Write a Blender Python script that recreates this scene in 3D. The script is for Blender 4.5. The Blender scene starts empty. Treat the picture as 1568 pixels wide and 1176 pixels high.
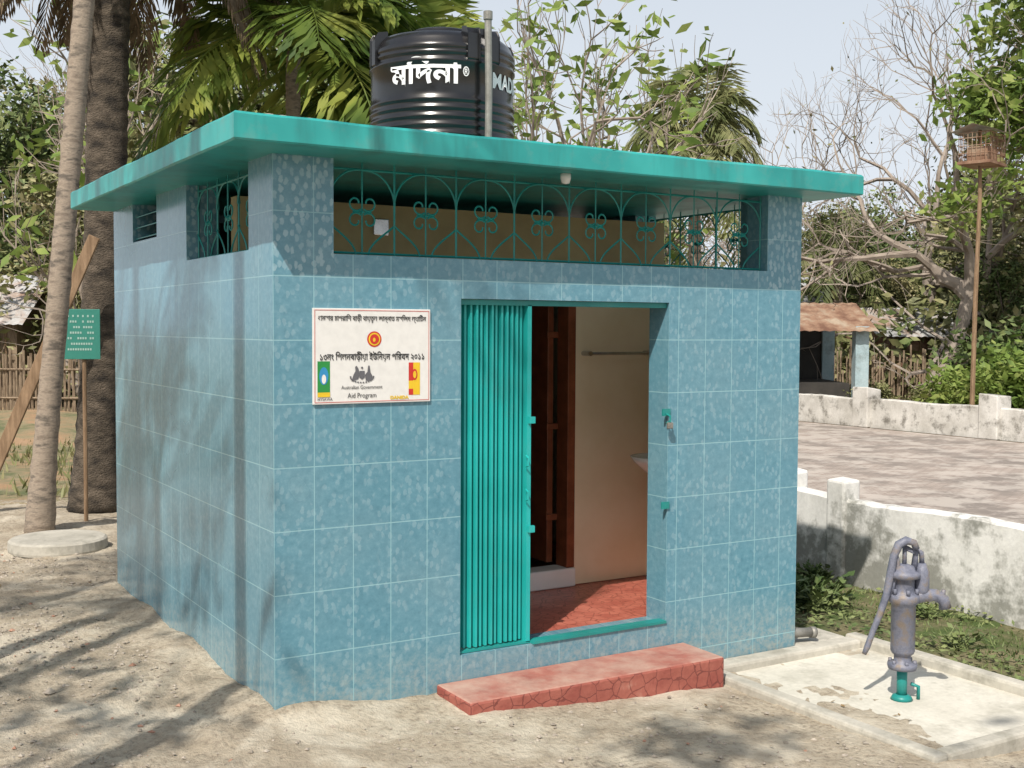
import bpy, math, random
import numpy as np
from mathutils import Vector, Matrix
rad=math.radians
SC=bpy.context.scene
COL=SC.collection
rng=np.random.default_rng(7)

# ------------------------------------------------------------------ helpers
class MB:
    def __init__(s): s.v=[];s.f=[];s.m=[];s.n=0
    def add(s,v,f,m=0):
        v=np.asarray(v,float).reshape(-1,3)
        s.v.append(v)
        for q in f: s.f.append(tuple(int(i)+s.n for i in q)); s.m.append(m)
        s.n+=len(v)
    def box(s,a,b,m=0):
        x0,y0,z0=a;x1,y1,z1=b
        s.add([(x0,y0,z0),(x1,y0,z0),(x1,y1,z0),(x0,y1,z0),(x0,y0,z1),(x1,y0,z1),(x1,y1,z1),(x0,y1,z1)],
              [(0,3,2,1),(4,5,6,7),(0,1,5,4),(1,2,6,5),(2,3,7,6),(3,0,4,7)],m)
    def tube(s,pts,r,seg=8,m=0,cap=True):
        pts=np.asarray(pts,float);n=len(pts)
        if np.isscalar(r): r=[r]*n
        vs=[];t=np.gradient(pts,axis=0)
        t/=np.linalg.norm(t,axis=1)[:,None]+1e-12
        up=np.array([0,0,1.]) if abs(t[0][2])<.9 else np.array([1.,0,0])
        ang=np.arange(seg)*2*math.pi/seg
        c=np.cos(ang)[:,None];sn=np.sin(ang)[:,None]
        a=np.cross(t[0],up);a/=np.linalg.norm(a)
        for i in range(n):
            a=a-t[i]*(a@t[i]);a/=np.linalg.norm(a)+1e-12
            b=np.cross(t[i],a)
            vs.append(pts[i]+r[i]*(c*a+sn*b))
        f=[]
        for i in range(n-1):
            for j in range(seg):
                k=(j+1)%seg
                f.append((i*seg+j,i*seg+k,(i+1)*seg+k,(i+1)*seg+j))
        if cap: f.append(tuple(range(seg))[::-1]);f.append(tuple((n-1)*seg+j for j in range(seg)))
        s.add(np.vstack(vs),f,m)
    def lathe(s,prof,seg=48,c=(0,0,0),m=0):
        vs=[];f=[]
        for r,z in prof:
            for j in range(seg):
                a=2*math.pi*j/seg;vs.append((c[0]+r*math.cos(a),c[1]+r*math.sin(a),c[2]+z))
        for i in range(len(prof)-1):
            for j in range(seg):
                k=(j+1)%seg;f.append((i*seg+j,i*seg+k,(i+1)*seg+k,(i+1)*seg+j))
        s.add(vs,f,m)
    def cards(s,P,A,B,m=0):
        n=len(P)
        v=np.empty((n,4,3));v[:,0]=P-A;v[:,1]=P+B;v[:,2]=P+A;v[:,3]=P-B
        base=s.n
        s.v.append(v.reshape(-1,3));s.n+=4*n
        idx=base+np.arange(4*n).reshape(n,4)
        s.f.extend(map(tuple,idx.tolist()));s.m.extend([m]*n)
    def mesh(s,name,mats,smooth=False):
        me=bpy.data.meshes.new(name)
        me.from_pydata(np.vstack(s.v).tolist() if s.v else [],[],s.f)
        for q in mats: me.materials.append(q)
        me.polygons.foreach_set('material_index',s.m)
        if smooth: me.polygons.foreach_set('use_smooth',[True]*len(me.polygons))
        me.update();return me
def obj(name,mb,mats,parent=None,smooth=False,bevel=0,loc=None):
    if not isinstance(mats,(list,tuple)): mats=[mats]
    me=mb if isinstance(mb,bpy.types.Mesh) else mb.mesh(name,mats,smooth)
    o=bpy.data.objects.new(name,me);COL.objects.link(o)
    if parent: o.parent=parent
    if loc is not None:o.location=loc
    if bevel:
        b=o.modifiers.new('b','BEVEL');b.width=bevel;b.segments=2;b.limit_method='ANGLE'
    return o
def empty(name,loc=(0,0,0),rz=0):
    o=bpy.data.objects.new(name,None);COL.objects.link(o);o.location=loc;o.rotation_euler=(0,0,rz);o.empty_display_size=.2
    return o
def view_grid(r,f,z=0):   # camera-aligned grid: metres right of / ahead of the camera
    return (-1.857+.856*r+.517*f,-5.219-.517*r+.856*f,z)

# ------------------------------------------------------------------ materials
class NT:
    def __init__(s,name):
        s.mat=bpy.data.materials.new(name);s.mat.use_nodes=True
        s.t=s.mat.node_tree;s.b=s.t.nodes['Principled BSDF'];s.o=s.t.nodes['Material Output']
    def n(s,ty,**k):
        x=s.t.nodes.new(ty)
        for a,b in k.items(): setattr(x,a,b)
        return x
    def l(s,a,b): s.t.links.new(a,b)
    def math(s,op,a,b=None,c=None):
        x=s.n('ShaderNodeMath',operation=op)
        for i,q in enumerate((a,b,c)):
            if q is None: continue
            if isinstance(q,(int,float)): x.inputs[i].default_value=q
            else: s.l(q,x.inputs[i])
        return x.outputs[0]
    def noise(s,vec,scale,detail=3,rough=.55,dist=0):
        x=s.n('ShaderNodeTexNoise');x.inputs['Scale'].default_value=scale;x.inputs['Detail'].default_value=min(detail,4.5)
        x.inputs['Roughness'].default_value=rough;x.inputs['Distortion'].default_value=dist
        if vec is not None:s.l(vec,x.inputs['Vector'])
        return x
    def ramp(s,fac,stops):
        x=s.n('ShaderNodeValToRGB');e=x.color_ramp.elements
        while len(e)<len(stops): e.new(.5)
        for i,(p,c) in enumerate(stops):
            e[i].position=p;e[i].color=(c,c,c,1) if isinstance(c,(int,float)) else (*c,1)
        s.l(fac,x.inputs[0]);return x.outputs[0]
    def mix(s,f,a,b,mode='MIX'):
        x=s.n('ShaderNodeMix',data_type='RGBA',blend_type=mode)
        for i,q in ((0,f),(6,a),(7,b)):
            if isinstance(q,(int,float)): x.inputs[i].default_value=q
            elif isinstance(q,tuple): x.inputs[i].default_value=(*q,1)
            else: s.l(q,x.inputs[i])
        return x.outputs[2]
    def bump(s,h,st,d=.01):
        x=s.n('ShaderNodeBump');x.inputs['Strength'].default_value=st;x.inputs['Distance'].default_value=d
        s.l(h,x.inputs['Height']);s.l(x.outputs[0],s.b.inputs['Normal'])
    def pos(s): return s.n('ShaderNodeNewGeometry').outputs['Position']
    def base(s,c): s.l(c,s.b.inputs['Base Color'])
def simple(name,c1,c2,scale=6,rough=.6,bump=.2,bd=.005,metal=0,c3=None,spec=.4,lo=.35,hi=.65,stretch=None):
    m=NT(name);tc=m.n('ShaderNodeTexCoord').outputs['Object']
    if stretch:
        mp=m.n('ShaderNodeMapping');mp.inputs['Scale'].default_value=stretch;m.l(tc,mp.inputs[0]);tc=mp.outputs[0]
    nz=m.noise(tc,scale,4,.62)
    st=[(lo,c1),(hi,c2)]
    if c3: st=[(lo,c1),((lo+hi)/2,c2),(hi,c3)]
    col=m.ramp(nz.outputs[0],st)
    if bump:
        fine=m.noise(tc,scale*9,2)
        col=m.mix(.35,col,m.ramp(fine.outputs[0],[(.3,.55),(.7,1.0)]),'MULTIPLY')
        m.bump(fine.outputs[0],bump,bd)
    m.base(col);m.b.inputs['Roughness'].default_value=rough;m.b.inputs['Metallic'].default_value=metal
    m.b.inputs['Specular IOR Level'].default_value=spec
    return m.mat
def leafmat(name,c1,c2,c3,trans=.35):
    m=NT(name)
    g=m.pos();nz=m.noise(g,1.6,2)
    oi=m.n('ShaderNodeObjectInfo').outputs['Random']
    f=m.math('ADD',nz.outputs[0],m.math('MULTIPLY',m.math('SUBTRACT',oi,.5),.14))
    c=m.ramp(f,[(.33,c1),(.5,c2),(.66,c3)])
    m.base(c);m.b.inputs['Roughness'].default_value=.55;m.b.inputs['Specular IOR Level'].default_value=.25
    if trans:
        tr=m.n('ShaderNodeBsdfTranslucent');m.l(c,tr.inputs[0])
        mx=m.n('ShaderNodeMixShader');mx.inputs[0].default_value=trans
        m.l(m.b.outputs[0],mx.inputs[1]);m.l(tr.outputs[0],mx.inputs[2]);m.l(mx.outputs[0],m.o.inputs[0])
    return m.mat

def tile_mat():
    m=NT('blue_glazed_tile')
    g=m.n('ShaderNodeNewGeometry');sp=m.n('ShaderNodeSeparateXYZ');m.l(g.outputs['Position'],sp.inputs[0])
    sn=m.n('ShaderNodeSeparateXYZ');m.l(g.outputs['Normal'],sn.inputs[0])
    isx=m.math('GREATER_THAN',m.math('ABSOLUTE',sn.outputs[0]),.5)
    X,Y,Z=sp.outputs
    u=m.math('ADD',m.math('MULTIPLY',Y,isx),m.math('MULTIPLY',X,m.math('SUBTRACT',1.,isx)))
    uu=m.math('DIVIDE',u,.2);vv=m.math('DIVIDE',Z,.3)
    fu=m.math('PINGPONG',uu,.5);fv=m.math('PINGPONG',vv,.5)
    gu=m.math('LESS_THAN',fu,.011);gv=m.math('LESS_THAN',fv,.0085)
    gr=m.math('MAXIMUM',gu,gv)
    cu=m.math('FLOOR',uu);cv=m.math('FLOOR',vv)
    cb=m.n('ShaderNodeCombineXYZ');m.l(cu,cb.inputs[0]);m.l(cv,cb.inputs[1])
    wn=m.n('ShaderNodeTexWhiteNoise');m.l(cb.outputs[0],wn.inputs[0])
    uv=m.n('ShaderNodeCombineXYZ');m.l(u,uv.inputs[0]);m.l(Z,uv.inputs[1])
    nzw=m.noise(uv.outputs[0],45,2)
    wv=m.n('ShaderNodeVectorMath',operation='MULTIPLY_ADD')
    m.l(nzw.outputs['Color'],wv.inputs[0]);wv.inputs[1].default_value=(.022,.022,0);m.l(uv.outputs[0],wv.inputs[2])
    mp=m.n('ShaderNodeMapping');mp.inputs['Rotation'].default_value=(0,0,.7);mp.inputs['Scale'].default_value=(1.5,.9,1);m.l(wv.outputs[0],mp.inputs[0])
    vo=m.n('ShaderNodeTexVoronoi');vo.voronoi_dimensions='2D';vo.inputs['Scale'].default_value=20
    m.l(mp.outputs[0],vo.inputs['Vector'])
    big=m.ramp(vo.outputs['Distance'],[(.28,1.),(.36,0.)])
    mask=m.ramp(m.noise(uv.outputs[0],9,1).outputs[0],[(.46,0.),(.54,1.)])
    pill=m.math('MULTIPLY',m.math('GREATER_THAN',Z,2.1),m.math('ADD',m.math('LESS_THAN',u,.3),m.math('GREATER_THAN',u,3.07)))
    motif=m.math('MULTIPLY',big,m.math('ADD',m.math('MULTIPLY',pill,.36),m.math('MULTIPLY',mask,.22)))
    front=m.math('SUBTRACT',1.,m.math('MULTIPLY',isx,.75))
    motif=m.math('MULTIPLY',motif,front)
    mott=m.noise(uv.outputs[0],24,4,.75)
    base=m.ramp(mott.outputs[0],[(.3,(.088,.225,.295)),(.55,(.125,.285,.360)),(.75,(.195,.355,.425))])
    base=m.mix(m.math('MULTIPLY',wn.outputs[0],.25),base,(.07,.20,.27))
    c=m.mix(motif,base,(.38,.52,.57))
    big2=m.noise(uv.outputs[0],1.3,3)
    c=m.mix(m.ramp(big2.outputs[0],[(.45,0.),(.75,.2)]),c,(.32,.38,.38))
    low=m.math('MULTIPLY',m.ramp(m.math('ADD',Z,m.math('MULTIPLY',big2.outputs[0],.35)),[(.1,1.),(.48,0.)]),.6)
    c=m.mix(m.math('MULTIPLY',low,m.ramp(mott.outputs[0],[(.4,.1),(.62,1.)])),c,(.35,.33,.27))
    c=m.mix(m.math('MULTIPLY',gr,.7),c,(.30,.51,.55))
    m.base(c)
    m.l(m.ramp(big2.outputs[0],[(.3,.12),(.7,.32)]),m.b.inputs['Roughness'])
    h=m.math('SUBTRACT',m.math('MULTIPLY',wn.outputs[0],.3),gr)
    m.bump(h,.35,.0015)
    return m.mat
TILE=tile_mat()
def teal(name='teal_gloss_paint',dirt=.25,a=(.010,.27,.235),b=(.02,.36,.31)):
    m=NT(name);tc=m.pos()
    c=m.ramp(m.noise(tc,2.2,3).outputs[0],[(.35,a),(.65,b)])
    w=m.noise(tc,7,4,.7)
    c=m.mix(m.math('MULTIPLY',m.ramp(w.outputs[0],[(.52,0.),(.68,1.)]),dirt),c,(.12,.30,.27))
    if dirt>.3:
        mp=m.n('ShaderNodeMapping');mp.inputs['Scale'].default_value=(1,1,.12);m.l(tc,mp.inputs[0])
        st=m.noise(mp.outputs[0],4.5,4,.7)
        c=m.mix(m.ramp(st.outputs[0],[(.5,0.),(.72,.65)]),c,(.02,.13,.12))
    m.base(c);m.b.inputs['Roughness'].default_value=.42
    return m.mat
TEAL=teal(dirt=.4,a=(.016,.26,.25),b=(.035,.37,.35))
GRILLE=teal('teal_grille_paint',.1,(.010,.20,.185),(.014,.27,.25))
SHUT=teal('teal_shutter_paint',.12,(.012,.34,.32),(.02,.42,.40))
FRAME=teal('teal_frame_paint',.2,(.01,.19,.18),(.015,.27,.25))
CREAM=simple('cream_wall_tile',(.76,.65,.45),(.82,.72,.53),3,.35,0)
OCHRE=simple('dimmed_ochre_wall',(.30,.24,.12),(.40,.33,.17),3,.6,0)  # ochre wall, its colour also darkened for the dim space behind the vents
BROWN=simple('brown_wood_paint',(.17,.05,.02),(.26,.08,.035),8,.4,.1)
DARKIN=simple('painted_dark_interior',(.03,.028,.025),(.05,.045,.04),3,.8,0)  # near-black colour stands in for the darkness of unlit interiors
CHROME=simple('dull_chrome',(.45,.45,.45),(.6,.6,.6),10,.25,0,metal=1)
CERAM=simple('white_ceramic',(.75,.75,.73),(.8,.8,.78),3,.15,0)
def redstep():
    m=NT('red_cast_plaster');g=m.n('ShaderNodeNewGeometry');P=g.outputs['Position']
    sn=m.n('ShaderNodeSeparateXYZ');m.l(g.outputs['Normal'],sn.inputs[0])
    up=m.math('GREATER_THAN',sn.outputs[2],.5)
    nz=m.noise(P,14,3);wv=m.n('ShaderNodeVectorMath',operation='MULTIPLY_ADD')
    m.l(nz.outputs['Color'],wv.inputs[0]);wv.inputs[1].default_value=(.03,.03,.03);m.l(P,wv.inputs[2])
    vo=m.n('ShaderNodeTexVoronoi',feature='DISTANCE_TO_EDGE');vo.inputs['Scale'].default_value=13;m.l(wv.outputs[0],vo.inputs[0])
    edge=m.math('MULTIPLY',m.math('LESS_THAN',vo.outputs['Distance'],.03),m.math('SUBTRACT',1.,up))
    c=m.ramp(m.noise(P,6,4,.65).outputs[0],[(.3,(.25,.06,.045)),(.6,(.35,.11,.08)),(.8,(.46,.25,.19))])
    c=m.mix(m.math('MULTIPLY',edge,.7),c,(.13,.03,.025))
    dust=m.math('MULTIPLY',m.ramp(m.noise(P,3.5,4,.7).outputs[0],[(.35,.1),(.65,.75)]),up)
    c=m.mix(dust,c,(.48,.35,.28))
    m.base(c);m.b.inputs['Roughness'].default_value=.75
    m.bump(m.math('SUBTRACT',m.noise(P,40,2).outputs[0],edge),.6,.005);return m.mat
RED=redstep()
def redfloor():
    m=NT('red_mosaic_floor');P=m.pos()
    vo=m.n('ShaderNodeTexVoronoi',feature='DISTANCE_TO_EDGE');vo.inputs['Scale'].default_value=16;m.l(P,vo.inputs[0])
    e=m.math('LESS_THAN',vo.outputs['Distance'],.04)
    c=m.ramp(m.noise(P,9,4).outputs[0],[(.3,(.36,.09,.065)),(.7,(.52,.17,.12))])
    m.base(m.mix(e,c,(.26,.07,.05)));m.b.inputs['Roughness'].default_value=.3;return m.mat
REDF=redfloor()
def ground_mat():
    m=NT('sandy_ground');P=m.pos()
    sp=m.n('ShaderNodeSeparateXYZ');m.l(P,sp.inputs[0])
    n1=m.noise(P,.7,4,.65);n2=m.noise(P,3.2,4.5,.72);n3=m.noise(P,30,4,.75)
    c=m.ramp(n2.outputs[0],[(.3,(.28,.235,.172)),(.48,(.42,.36,.275)),(.68,(.55,.49,.385))])
    c=m.mix(m.ramp(n3.outputs[0],[(.35,.7),(.52,0.)]),c,(.16,.13,.10))
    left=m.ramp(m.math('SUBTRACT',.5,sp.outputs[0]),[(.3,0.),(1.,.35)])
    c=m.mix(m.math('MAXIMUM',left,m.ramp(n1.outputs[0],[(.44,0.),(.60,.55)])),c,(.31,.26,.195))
    pale=m.ramp(m.noise(P,1.4,4,.7).outputs[0],[(.50,0.),(.62,.6)])
    c=m.mix(pale,c,(.62,.565,.46))
    far=m.math('GREATER_THAN',m.math('ADD',sp.outputs[1],m.math('MULTIPLY',n2.outputs[0],3.)),9.4)
    g=m.ramp(m.noise(P,.9,4,.7).outputs[0],[(.40,(.36,.22,.12)),(.52,(.24,.20,.11)),(.62,(.09,.12,.045))])
    c=m.mix(m.math('MULTIPLY',far,.85),c,g)
    s1=m.math('GREATER_THAN',m.math('ADD',sp.outputs[0],m.math('MULTIPLY',n2.outputs[0],.6)),4.15)
    s2=m.math('LESS_THAN',sp.outputs[0],5.4)
    g2=m.ramp(n2.outputs[0],[(.38,(.22,.19,.11)),(.5,(.13,.13,.065)),(.62,(.075,.11,.035))])
    c=m.mix(m.math('MULTIPLY',s1,s2),c,g2)
    m.base(c);m.b.inputs['Roughness'].default_value=.95;m.b.inputs['Specular IOR Level'].default_value=.15
    m.bump(n3.outputs[0],1.,.02);return m.mat
GROUND=ground_mat()
def concrete(name,a,b,stain=(.12,.11,.09),sc=2.5,st=.6,foot=None):
    m=NT(name);P=m.pos();n=m.noise(P,sc,4,.68);n2=m.noise(P,30,3,.7)
    c=m.ramp(n.outputs[0],[(.3,a),(.68,b)])
    s=m.noise(P,sc*1.7,4.5,.72).outputs[0]
    if foot is not None:
        sp=m.n('ShaderNodeSeparateXYZ');m.l(P,sp.inputs[0])
        s=m.math('ADD',s,m.ramp(sp.outputs[2],[(foot+.0,.16),(foot+.35,0.)]))
    c=m.mix(m.math('MULTIPLY',m.ramp(s,[(.52,0.),(.66,1.)]),st),c,stain)
    c=m.mix(.3,c,m.ramp(n2.outputs[0],[(.3,.5),(.65,1.)]),'MULTIPLY')
    m.base(c);m.b.inputs['Roughness'].default_value=.85;m.bump(n2.outputs[0],.5,.004);return m.mat
CONC=concrete('worn_concrete',(.48,.455,.385),(.66,.63,.55),(.33,.31,.25),1.6,.55)
KERB=concrete('kerb_concrete',(.36,.34,.29),(.54,.51,.44),(.21,.20,.16),3,.5)
WHITE=concrete('weathered_whitewash',(.60,.59,.55),(.80,.79,.76),(.19,.19,.16),2.2,.8,0.)
OLDWALL=concrete('mouldy_whitewash',(.42,.40,.36),(.68,.66,.62),(.12,.11,.09),2.0,.8)
PILLAR=concrete('faded_blue_pillar',(.28,.40,.44),(.42,.52,.55),(.15,.17,.16),2.0,.5)
def paving():
    m=NT('brick_paving');P=m.pos()
    mp=m.n('ShaderNodeMapping');mp.inputs['Rotation'].default_value=(0,0,.3);m.l(P,mp.inputs[0])
    br=m.n('ShaderNodeTexBrick');br.inputs['Scale'].default_value=3;m.l(mp.outputs[0],br.inputs[0])
    br.inputs['Color1'].default_value=(.31,.26,.225,1);br.inputs['Color2'].default_value=(.41,.345,.30,1);br.inputs['Mortar'].default_value=(.24,.20,.17,1)
    br.inputs['Mortar Size'].default_value=.03
    n=m.noise(P,.6,4.5,.75)
    c=m.mix(m.ramp(n.outputs[0],[(.43,0.),(.58,.85)]),br.outputs[0],(.19,.165,.145))
    c=m.mix(m.ramp(m.noise(P,1.8,4.5,.75).outputs[0],[(.46,0.),(.58,.65)]),c,(.50,.45,.40))
    m.base(c);m.b.inputs['Roughness'].default_value=.9;return m.mat
PAVE=paving()
BARK=simple('grey_palm_bark',(.20,.16,.125),(.33,.27,.21),5,.9,.6,.01,c3=(.13,.11,.09),stretch=(1,1,3.))
DBARK=simple('dark_rough_bark',(.03,.025,.02),(.085,.068,.05),5,.95,.9,.03,c3=(.15,.12,.09),stretch=(1,1,2.))
TWIG=simple('pale_twig_bark',(.20,.165,.135),(.33,.28,.235),3,.9,0)
TBARK=simple('tree_bark',(.12,.10,.075),(.24,.19,.15),4,.9,.0)
WOOD=simple('weathered_plank',(.16,.10,.055),(.30,.20,.12),6,.8,.4,.004,stretch=(4,4,.6))
STRAW=simple('dry_palm_frond',(.09,.065,.04),(.22,.16,.10),6,.9,0)
LEAF=leafmat('leaf_mid',(.05,.085,.024),(.12,.16,.055),(.20,.23,.09),0)
LEAFB=leafmat('leaf_olive',(.085,.095,.036),(.18,.19,.08),(.29,.265,.135),0)
LEAFY=leafmat('leaf_fresh',(.09,.15,.03),(.19,.27,.06),(.31,.36,.11),.3)
PALM=leafmat('palm_leaf',(.05,.10,.018),(.14,.20,.035),(.30,.33,.07),.4)
PALM2=leafmat('coconut_leaf',(.08,.105,.035),(.17,.19,.075),(.31,.31,.15),.35)
DRY=leafmat('dry_leaf',(.12,.07,.03),(.22,.15,.07),(.30,.20,.10),0)
BLACK=simple('black_polyethylene',(.006,.006,.007),(.014,.014,.015),3,.22,.02,spec=.7)
GALV=simple('galvanised_pipe',(.22,.21,.19),(.33,.32,.29),14,.5,.2,metal=.3)
PUMP=simple('grey_cast_iron_paint',(.12,.13,.175),(.19,.20,.255),14,.5,.35,.004,c3=(.23,.19,.16))
TIN=simple('corrugated_tin',(.34,.34,.34),(.52,.52,.51),1.2,.5,.1,c3=(.38,.26,.19),metal=.2)
RUST=simple('rusty_tin',(.16,.08,.05),(.28,.17,.11),2,.8,.2,c3=(.38,.30,.22))
BAMB=simple('woven_bamboo',(.14,.10,.065),(.34,.26,.18),9,.9,.4,.01,stretch=(3,3,.5))
def flat(name,c,rough=.5):
    m=NT(name);n=m.noise(m.pos(),25,3)
    m.base(m.mix(m.ramp(n.outputs[0],[(.4,0.),(.8,.25)]),c,tuple(q*.6 for q in c)));m.b.inputs['Roughness'].default_value=rough;return m.mat
INK=flat('black_ink',(.02,.02,.02));SW=flat('sign_white',(.74,.73,.70),.35);SR=flat('sign_red',(.55,.03,.02));SG=flat('sign_green',(.02,.25,.05))
SY=flat('sign_yellow',(.75,.5,.02));SB=flat('sign_blue',(.03,.25,.5));TW=flat('tank_white',(.8,.8,.8));GT=flat('signboard_teal',(.03,.20,.155))

# ------------------------------------------------------------------ ground
def gz(x,y):
    z=.03-.055*np.clip(x,0,3.3)
    z=z+.010*np.sin(x*2.1+y*1.3)+.007*np.sin(x*5.3-y*4.1+1)+.004*np.sin(x*11+y*9)
    return z
def axis(lo,a,b,hi,step):
    mid=np.arange(a,b,step)
    L=a-np.geomspace(step,a-lo,40)[::-1];Rr=b+np.geomspace(step,hi-b,40)
    return np.concatenate([L,mid,Rr])
xs=axis(-250,-2.5,6,250,.05);ys=axis(-250,-3,8,250,.05)
X,Y=np.meshgrid(xs,ys);Z=gz(X,Y)
def bumpc(x0,y0,r,h):
    return h*np.exp(-((X-x0)**2+(Y-y0)**2)/(r*r))
a=view_grid(-8.5,21);Z=Z+bumpc(a[0],a[1],3.5,.4)
near=(X>-2.6)&(X<6.1)&(Y>-3.1)&(Y<8.1)
Z=Z+np.where(near,rng.normal(0,.003,Z.shape)*(1+.8*(X<-.2)),0)
dw=np.where((X>-.4)&(X<2.4)&(Y<0),-Y,np.where((X<0)&(Y>-.3)&(Y<3.3),-X,9.))
Z=Z+np.where((dw<.3),(.3-dw)*.09*(1+.6*np.sin(X*7+Y*6)),0)
me=bpy.data.meshes.new('ground');nx,ny=len(xs),len(ys)
i=np.arange(nx*ny).reshape(ny,nx)
F=np.stack([i[:-1,:-1],i[:-1,1:],i[1:,1:],i[1:,:-1]],-1).reshape(-1,4)
me.from_pydata(np.stack([X.ravel(),Y.ravel(),Z.ravel()],1).tolist(),[],F.tolist())
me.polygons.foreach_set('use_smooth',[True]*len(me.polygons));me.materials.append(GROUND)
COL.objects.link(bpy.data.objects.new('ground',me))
b=MB();b.add([(5.36,-8,-.10),(16.4,-8,-.10),(16.4,20,-.10),(5.36,20,-.10)],[(0,1,2,3)]);obj('brick_pavement',b,PAVE)

# ------------------------------------------------------------------ building
W,D,H,T=3.346,3.24,2.66,.18
bld=empty('tiled_toilet_block')
b=MB()
b.box((0,0,-.25),(.99,T,2.21));b.box((2.33,0,-.3),(W,T,2.21));b.box((.99,0,-.25),(2.33,T,.18));b.box((.99,0,2.01),(2.33,T,2.21))
b.box((0,0,2.21),(.30,T,H));b.box((3.07,0,2.21),(W,T,H))
def side(x0,x1):
    b.box((x0,T,-.25),(x1,D,2.235));b.box((x0,T,2.235),(x1,.345,H));b.box((x0,1.43,2.235),(x1,2.08,H))
    b.box((x0,2.08,2.235),(x1,2.69,2.41));b.box((x0,2.69,2.235),(x1,D,H))
side(0,T);side(W-T,W)
b.box((T,D-T,-.25),(W-T,D,H))
obj('walls',b,TILE,bld)
b=MB();e=.006
b.box((T,T,.18),(T+e,D-T,2.235));b.box((W-T-e,T,.18),(W-T,D-T,2.235))
b.box((T+e,T,.18),(.985,T+e,2.205));b.box((2.335,T,.18),(W-T-e,T+e,2.205))
b.box((T+e,1.10,.18),(1.72,1.2,2.15));b.box((2.43,1.10,.18),(W-T-e,1.2,2.15))
obj('inner_walls',b,CREAM,bld)
b=MB();b.box((T+e,1.10,2.15),(1.72,1.2,2.58));b.box((2.43,1.10,2.15),(W-T-e,1.2,2.58));b.box((1.72,1.10,2.2),(2.43,1.2,2.58));obj('upper_partition',b,OCHRE,bld)
b=MB();b.box((1.00,1.085,2.40),(1.10,1.099,2.50))
o=obj('partition_fan',b,CHROME,bld,bevel=.01)
b=MB();b.box((T+e,D-T-e,.18),(W-T-e,D-T,2.6));b.box((T+e,1.25,.18),(T+e+.01,D-T-e,2.2));obj('rear_room_painted_dark',b,DARKIN,bld)  # dark sheets over the walls put the rear room's shade into colour
b=MB();b.box((T+e,T+e,.10),(W-T-e,D-T-e,.176));b.box((.99,T,.1),(2.33,T+e,.176));obj('floor',b,REDF,bld)
b=MB();b.box((1.72,1.06,.177),(2.43,1.22,.30));obj('inner_sill',b,CERAM,bld,bevel=.01)
b=MB();b.box((2.37,1.08,.30),(2.43,1.21,2.2));b.box((1.72,1.08,.30),(1.78,1.21,2.2));b.box((1.78,1.08,2.14),(2.37,1.21,2.2))
b.box((2.30,1.215,.32),(2.345,1.75,2.13))
for z in (.6,1.2,1.8): b.box((2.285,1.195,z),(2.37,1.215,z+.04))
obj('inner_door',b,BROWN,bld,bevel=.004)
# roof slab: hand-cast edge, slightly wavy
x0,x1,y0,y1=-.28,3.535,-.31,D+.03
n1,n2=60,52
per=[(x0+(x1-x0)*k/n1,y0) for k in range(n1)]+[(x1,y0+(y1-y0)*k/n2) for k in range(n2)]+[(x1-(x1-x0)*k/n1,y1) for k in range(n1)]+[(x0,y1-(y1-y0)*k/n2) for k in range(n2)]
b=MB();N=len(per);V=[]
cx,cy=(x0+x1)/2,(y0+y1)/2
def ww(k,s): return .0022*math.sin(k*.23+s)+.0012*math.sin(k*.8+s*2)+.0006*rng.normal()
off=[ww(k,0) for k in range(N)]
for lv,(inn,z) in enumerate([(.008,H),(0,H+.008),(0,H+.108),(.010,H+.12)]):
    for k,(x,y) in enumerate(per):
        ox=(inn+ (off[k] if 0<lv<3 else off[k]*.5))*(1 if x<cx else -1) if x in(x0,x1) else 0
        oy=(inn+ (off[k] if 0<lv<3 else off[k]*.5))*(1 if y<cy else -1) if y in(y0,y1) else 0
        V.append((x+ox,y+oy,z+(ww(k,1.+lv*.2) if lv>1 else 0)))
f=[]
for lv in range(3):
    for k in range(N): kk=(k+1)%N;f.append((lv*N+k,lv*N+kk,(lv+1)*N+kk,(lv+1)*N+k))
f.append(tuple(range(N))[::-1]);f.append(tuple(3*N+k for k in range(N)))
b.add(V,f);obj('roof_slab',b,TEAL,bld)
b=MB()
for q in np.linspace(x0+.05,x1-.05,60):
    if rng.random()<.35:
        z=H+.115+.004*rng.random();b.lathe([(0,0),(.03+.04*rng.random(),0),(.02,.012),(0,.014)],7,(q,y0+.06+.05*rng.random(),z))
obj('roof_mortar_lumps',b,KERB,bld)
b=MB();b.lathe([(0,-.055),(.02,-.05),(.028,-.025),(.028,-.001),(0,-.001)],14,(1.52,-.15,H));obj('lamp_holder',b,CERAM,bld,smooth=True)
b=MB();b.box((.85,-.36,-.2),(2.46,-.003,.055));obj('entrance_step',b,RED,bld,bevel=.014)
b=MB();n=13;xs_=np.linspace(1.0,1.40,n*2+1)
for k in range(n):
    a0,a1,a2=xs_[2*k],xs_[2*k+1],xs_[2*k+2]
    ya=.04+.006*rng.normal();yb=.07
    zt=1.985-.006*rng.random();zb=.20+.004*rng.random()
    b.add([(a0,yb,zb),(a0+.004,ya,zb),(a1,ya,zb),(a1+.004,yb,zb),(a2,yb,zb),
           (a0,yb,zt),(a0+.004,ya,zt),(a1,ya,zt),(a1+.004,yb,zt),(a2,yb,zt)],
          [(0,1,6,5),(1,2,7,6),(2,3,8,7),(3,4,9,8)])
b.box((1.40,.02,.19),(1.425,.085,1.985))
for z in (.78,1.36): b.box((1.405,-.0,z),(1.440,.018,z+.035))
for z in (.95,1.13): b.tube([(1.39,.012,z),(1.39,-.012,z+.01),(1.39,-.012,z+.05),(1.39,.012,z+.06)],.005,6)
obj('folding_shutter',b,SHUT,bld)
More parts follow.
